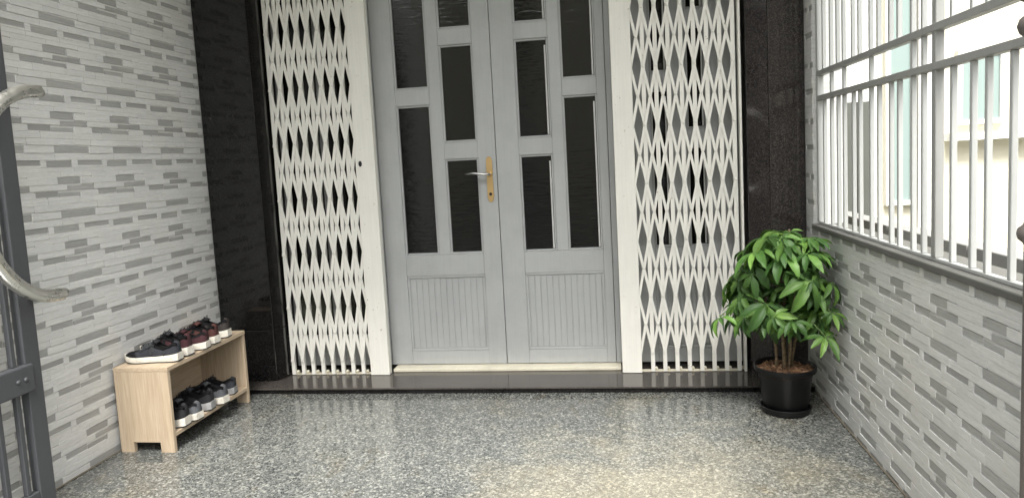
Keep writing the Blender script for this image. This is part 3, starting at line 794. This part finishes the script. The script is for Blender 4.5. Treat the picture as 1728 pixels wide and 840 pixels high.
for i, (bx_, by_, tx, ty, tz, rad) in enumerate(((-.035, .01, -.10, -.02, .60, .0065), (-.012, -.012, -.03, -.07, .73, .008), (.002, .012, .03, .03, .78, .009), (.020, -.010, .07, -.06, .70, .0065), (.034, .004, .12, -.03, .62, .0065), (-.022, .02, -.15, -.03, .50, .005), (.010, -.024, .02, -.13, .55, .005))):
    pts = []
    for k in range(9):
        f = k/8; g_ = f**1.8
        pts.append(Vector((bx_+(tx-bx_)*g_+.006*math.sin(f*7+i), by_+(ty-by_)*g_+.005*math.cos(f*6+i*2), .165+(tz-.165)*f)))
    tube('stem', pts, [rad*(1-.55*k/8) for k in range(9)], 'bark', pp, 8); stems.append(pts)
rl = random.Random(21)
def add_leaf(node, tip, scale=1.0, tilt=None):
    """petiole from node to tip, then a palmate leaf facing out and drooping"""
    d = (tip-node); h = Vector((d.x, d.y, 0))
    mid = node + d*.5 + Vector((0, 0, .02))
    pet = tube('petiole', [node, mid, tip], [.0022, .0019, .0016], 'petiole', pp, 5)
    az = math.atan2(h.y, h.x) + rl.uniform(-.35, .35)
    t = rl.uniform(.35, 1.0) if tilt is None else tilt
    o = link('leaf', rl.choice(LP if tip.z > .64 and rl.random() < .75 or rl.random() < .08 else LM), None, pp)
    o.location = tip
    o.rotation_euler = (Matrix.Rotation(az, 4, 'Z') @ Matrix.Rotation(t, 4, 'Y') @ Matrix.Rotation(rl.uniform(-.35, .35), 4, 'X')).to_euler()
    s_ = scale*rl.uniform(.72, 1.2); o.scale = (s_, s_, s_)
wall_lim = XR-PX-.035
def crown_r(z):     # outline of the crown, radius by height above the pot's base
    pts = [(.30, .07), (.34, .16), (.42, .20), (.52, .205), (.62, .19), (.70, .155), (.77, .09)]
    if z <= pts[0][0]: return pts[0][1]
    for (a, p), (b, q_) in zip(pts, pts[1:]):
        if z <= b: return p+(q_-p)*(z-a)/(b-a)
    return .04
count = 0
for i in range(138):
    z = .385 + .39*((i*.618) % 1)
    a = rl.uniform(0, 6.2832)
    rad = crown_r(z)*(rl.uniform(.72, 1.16) if i % 3 else rl.uniform(.25, .8))
    tip = Vector((rad*math.cos(a)*1.05, rad*math.sin(a)*.95-.02, z))
    if tip.x > wall_lim-.05: tip.x = wall_lim-.05-rl.uniform(0, .03)
    sn = min(stems, key=lambda s_: min((p-tip).length for p in s_[3:]))
    below = [p for p in sn[2:] if p.z < z+.01] or [sn[2]]
    node = min(below, key=lambda p: abs((z-p.z)-.06))
    add_leaf(node, tip, 1.0, None if z < .66 else rl.uniform(-.1, .45)); count += 1
for tip, s_ in ((Vector((-.275, -.05, .42)), .85), (Vector((-.20, -.04, .43)), .8), (Vector((.13, -.22, .47)), 1), (Vector((.10, -.24, .38)), 1), (Vector((.14, -.17, .58)), 1), (Vector((.0, -.06, .77)), .8), (Vector((-.07, -.05, .76)), .85), (Vector((.07, -.07, .74)), .9)):
    sn = min(stems, key=lambda q_: (q_[-1]-tip).length); node = min(sn[3:], key=lambda p: (p-tip).length)
    add_leaf(node, tip, s_, .5 if tip.z < .7 else .1)

# ------------------------------------------------------------------ open entrance gate leaves in the foreground
LX = -1.35
eg = empty('entrance_gate', (LX, -1.9, 0), label='charcoal steel gate leaf folded open along the left wall', cat='gate')
off = -eg.location
def ep(n, *a, **k):
    q = box(n, *a, **k, parent=eg); q.location = off; return q
YE = -1.232
ep('stile', LX-.032, LX, YE-.062, YE, .05, 2.35, mat='dark_gate_paint', bev=.003)
ep('stile', LX-.032, LX, -2.56, -2.50, .05, 2.35, mat='dark_gate_paint', bev=.003)
for z0, z1 in ((.05, .12), (2.28, 2.35)): ep('rail', LX-.030, LX-.002, -2.50, YE-.0625, z0, z1, mat='dark_gate_paint', bev=.003)
ep('rail', LX-.0315, LX+.008, -2.50, YE-.038, .462, .556, mat='dark_gate_paint', bev=.006)
for k in range(16):
    y = YE-.098-.075*k
    for z0, z1 in ((.1205, .4615), (.5565, 2.2795)): ep('bar', LX-.024, LX-.006, y-.009, y+.009, z0, z1, mat='dark_gate_paint', bev=.002)
for y in (YE-.055, YE-.085):
    q = tube('bolt', [(LX+.008, y-.02, .509), (LX+.0125, y-.02, .509)], [.009, .006], 'dark_gate_paint', eg, 12); q.location = off
pts = []
for k in range(25):
    a = math.pi/2 + math.pi*k/24
    pts.append((LX+.085, YE+.006+.262*math.cos(a), 1.115+.338*math.sin(a)))
pts = [(LX+.085, YE+.040, 1.449), (LX+.085, YE+.024, 1.455)] + pts + [(LX+.085, YE+.024, .775), (LX+.085, YE+.046, .781)]
q = tube('pull_handle', pts, [.014]+[.0225]*(len(pts)-2)+[.014], 'steel', eg, 14); q.location = off
for z in (1.447, .783):
    w = tube('standoff', [(LX-.002, YE-.025, z), (LX+.082, YE-.025, z)], .009, 'steel', q, 10)
def ring(cx, cy, cz, rad, tr, name, mat, par, of):
    pts = [(cx, cy+rad*math.cos(2*math.pi*k/28), cz+rad*math.sin(2*math.pi*k/28)) for k in range(29)]
    q = tube(name, pts, tr, mat, par, 8); q.location = of; return q
ring(LX+.006, YE-.068, 1.805, .064, .011, 'scroll_ring', 'brown_gate_paint', eg, off)
RGX = 1.40
rg = empty('entrance_gate', (RGX, -2.4, 0), label='brownish steel gate leaf edge with ringed post by the right wall', cat='gate')
off = -rg.location
YR = -1.836
q = lathe('post', [(.001, .05), (.018, .05), (.018, .93), (.020, .935), (.028, .942), (.030, .952), (.028, .962), (.020, .969), (.018, .974), (.018, 1.315), (.020, 1.32), (.030, 1.33), (.034, 1.343), (.030, 1.356), (.020, 1.364), (.018, 1.37), (.018, 2.35), (.001, 2.35)], 'brown_gate_paint', rg, 20); q.location = Vector((RGX, YR-.012, 0)) + off
for k in range(9):
    q = tube('bar', [(RGX, YR-.10-.075*k, .10), (RGX, YR-.10-.075*k, 2.3)], .009, 'brown_gate_paint', rg, 8); q.location = off
for z in (.10, .62, 2.3):
    q = tube('rail', [(RGX, YR-.016, z), (RGX, YR-.80, z)], .015, 'brown_gate_paint', rg, 8); q.location = off
ring(RGX, YR-.016, 1.46, .062, .02, 'scroll_ring', 'brown_gate_paint', rg, off)

# ------------------------------------------------------------------ across the street (mirrored in the polished granite and the glass)
ob = empty('house_across_street', (0, -12, 0), label='plain house across the street mirrored in the granite', cat='house')
def op(n, *a, **k):
    q = box(n, *a, **k, parent=ob); q.location = -ob.location; return q
op('wall', -9, 9, -13, -12, -.15, 6.5, mat='cream')
for x in (-6, -2.4, 1.2, 4.8):
    op('window', x, x+1.4, -12.0, -11.97, 3.6, 5.2, mat='glass'); op('door', x, x+1.4, -11.998, -11.96, -.1, 2.4, mat='door_paint')
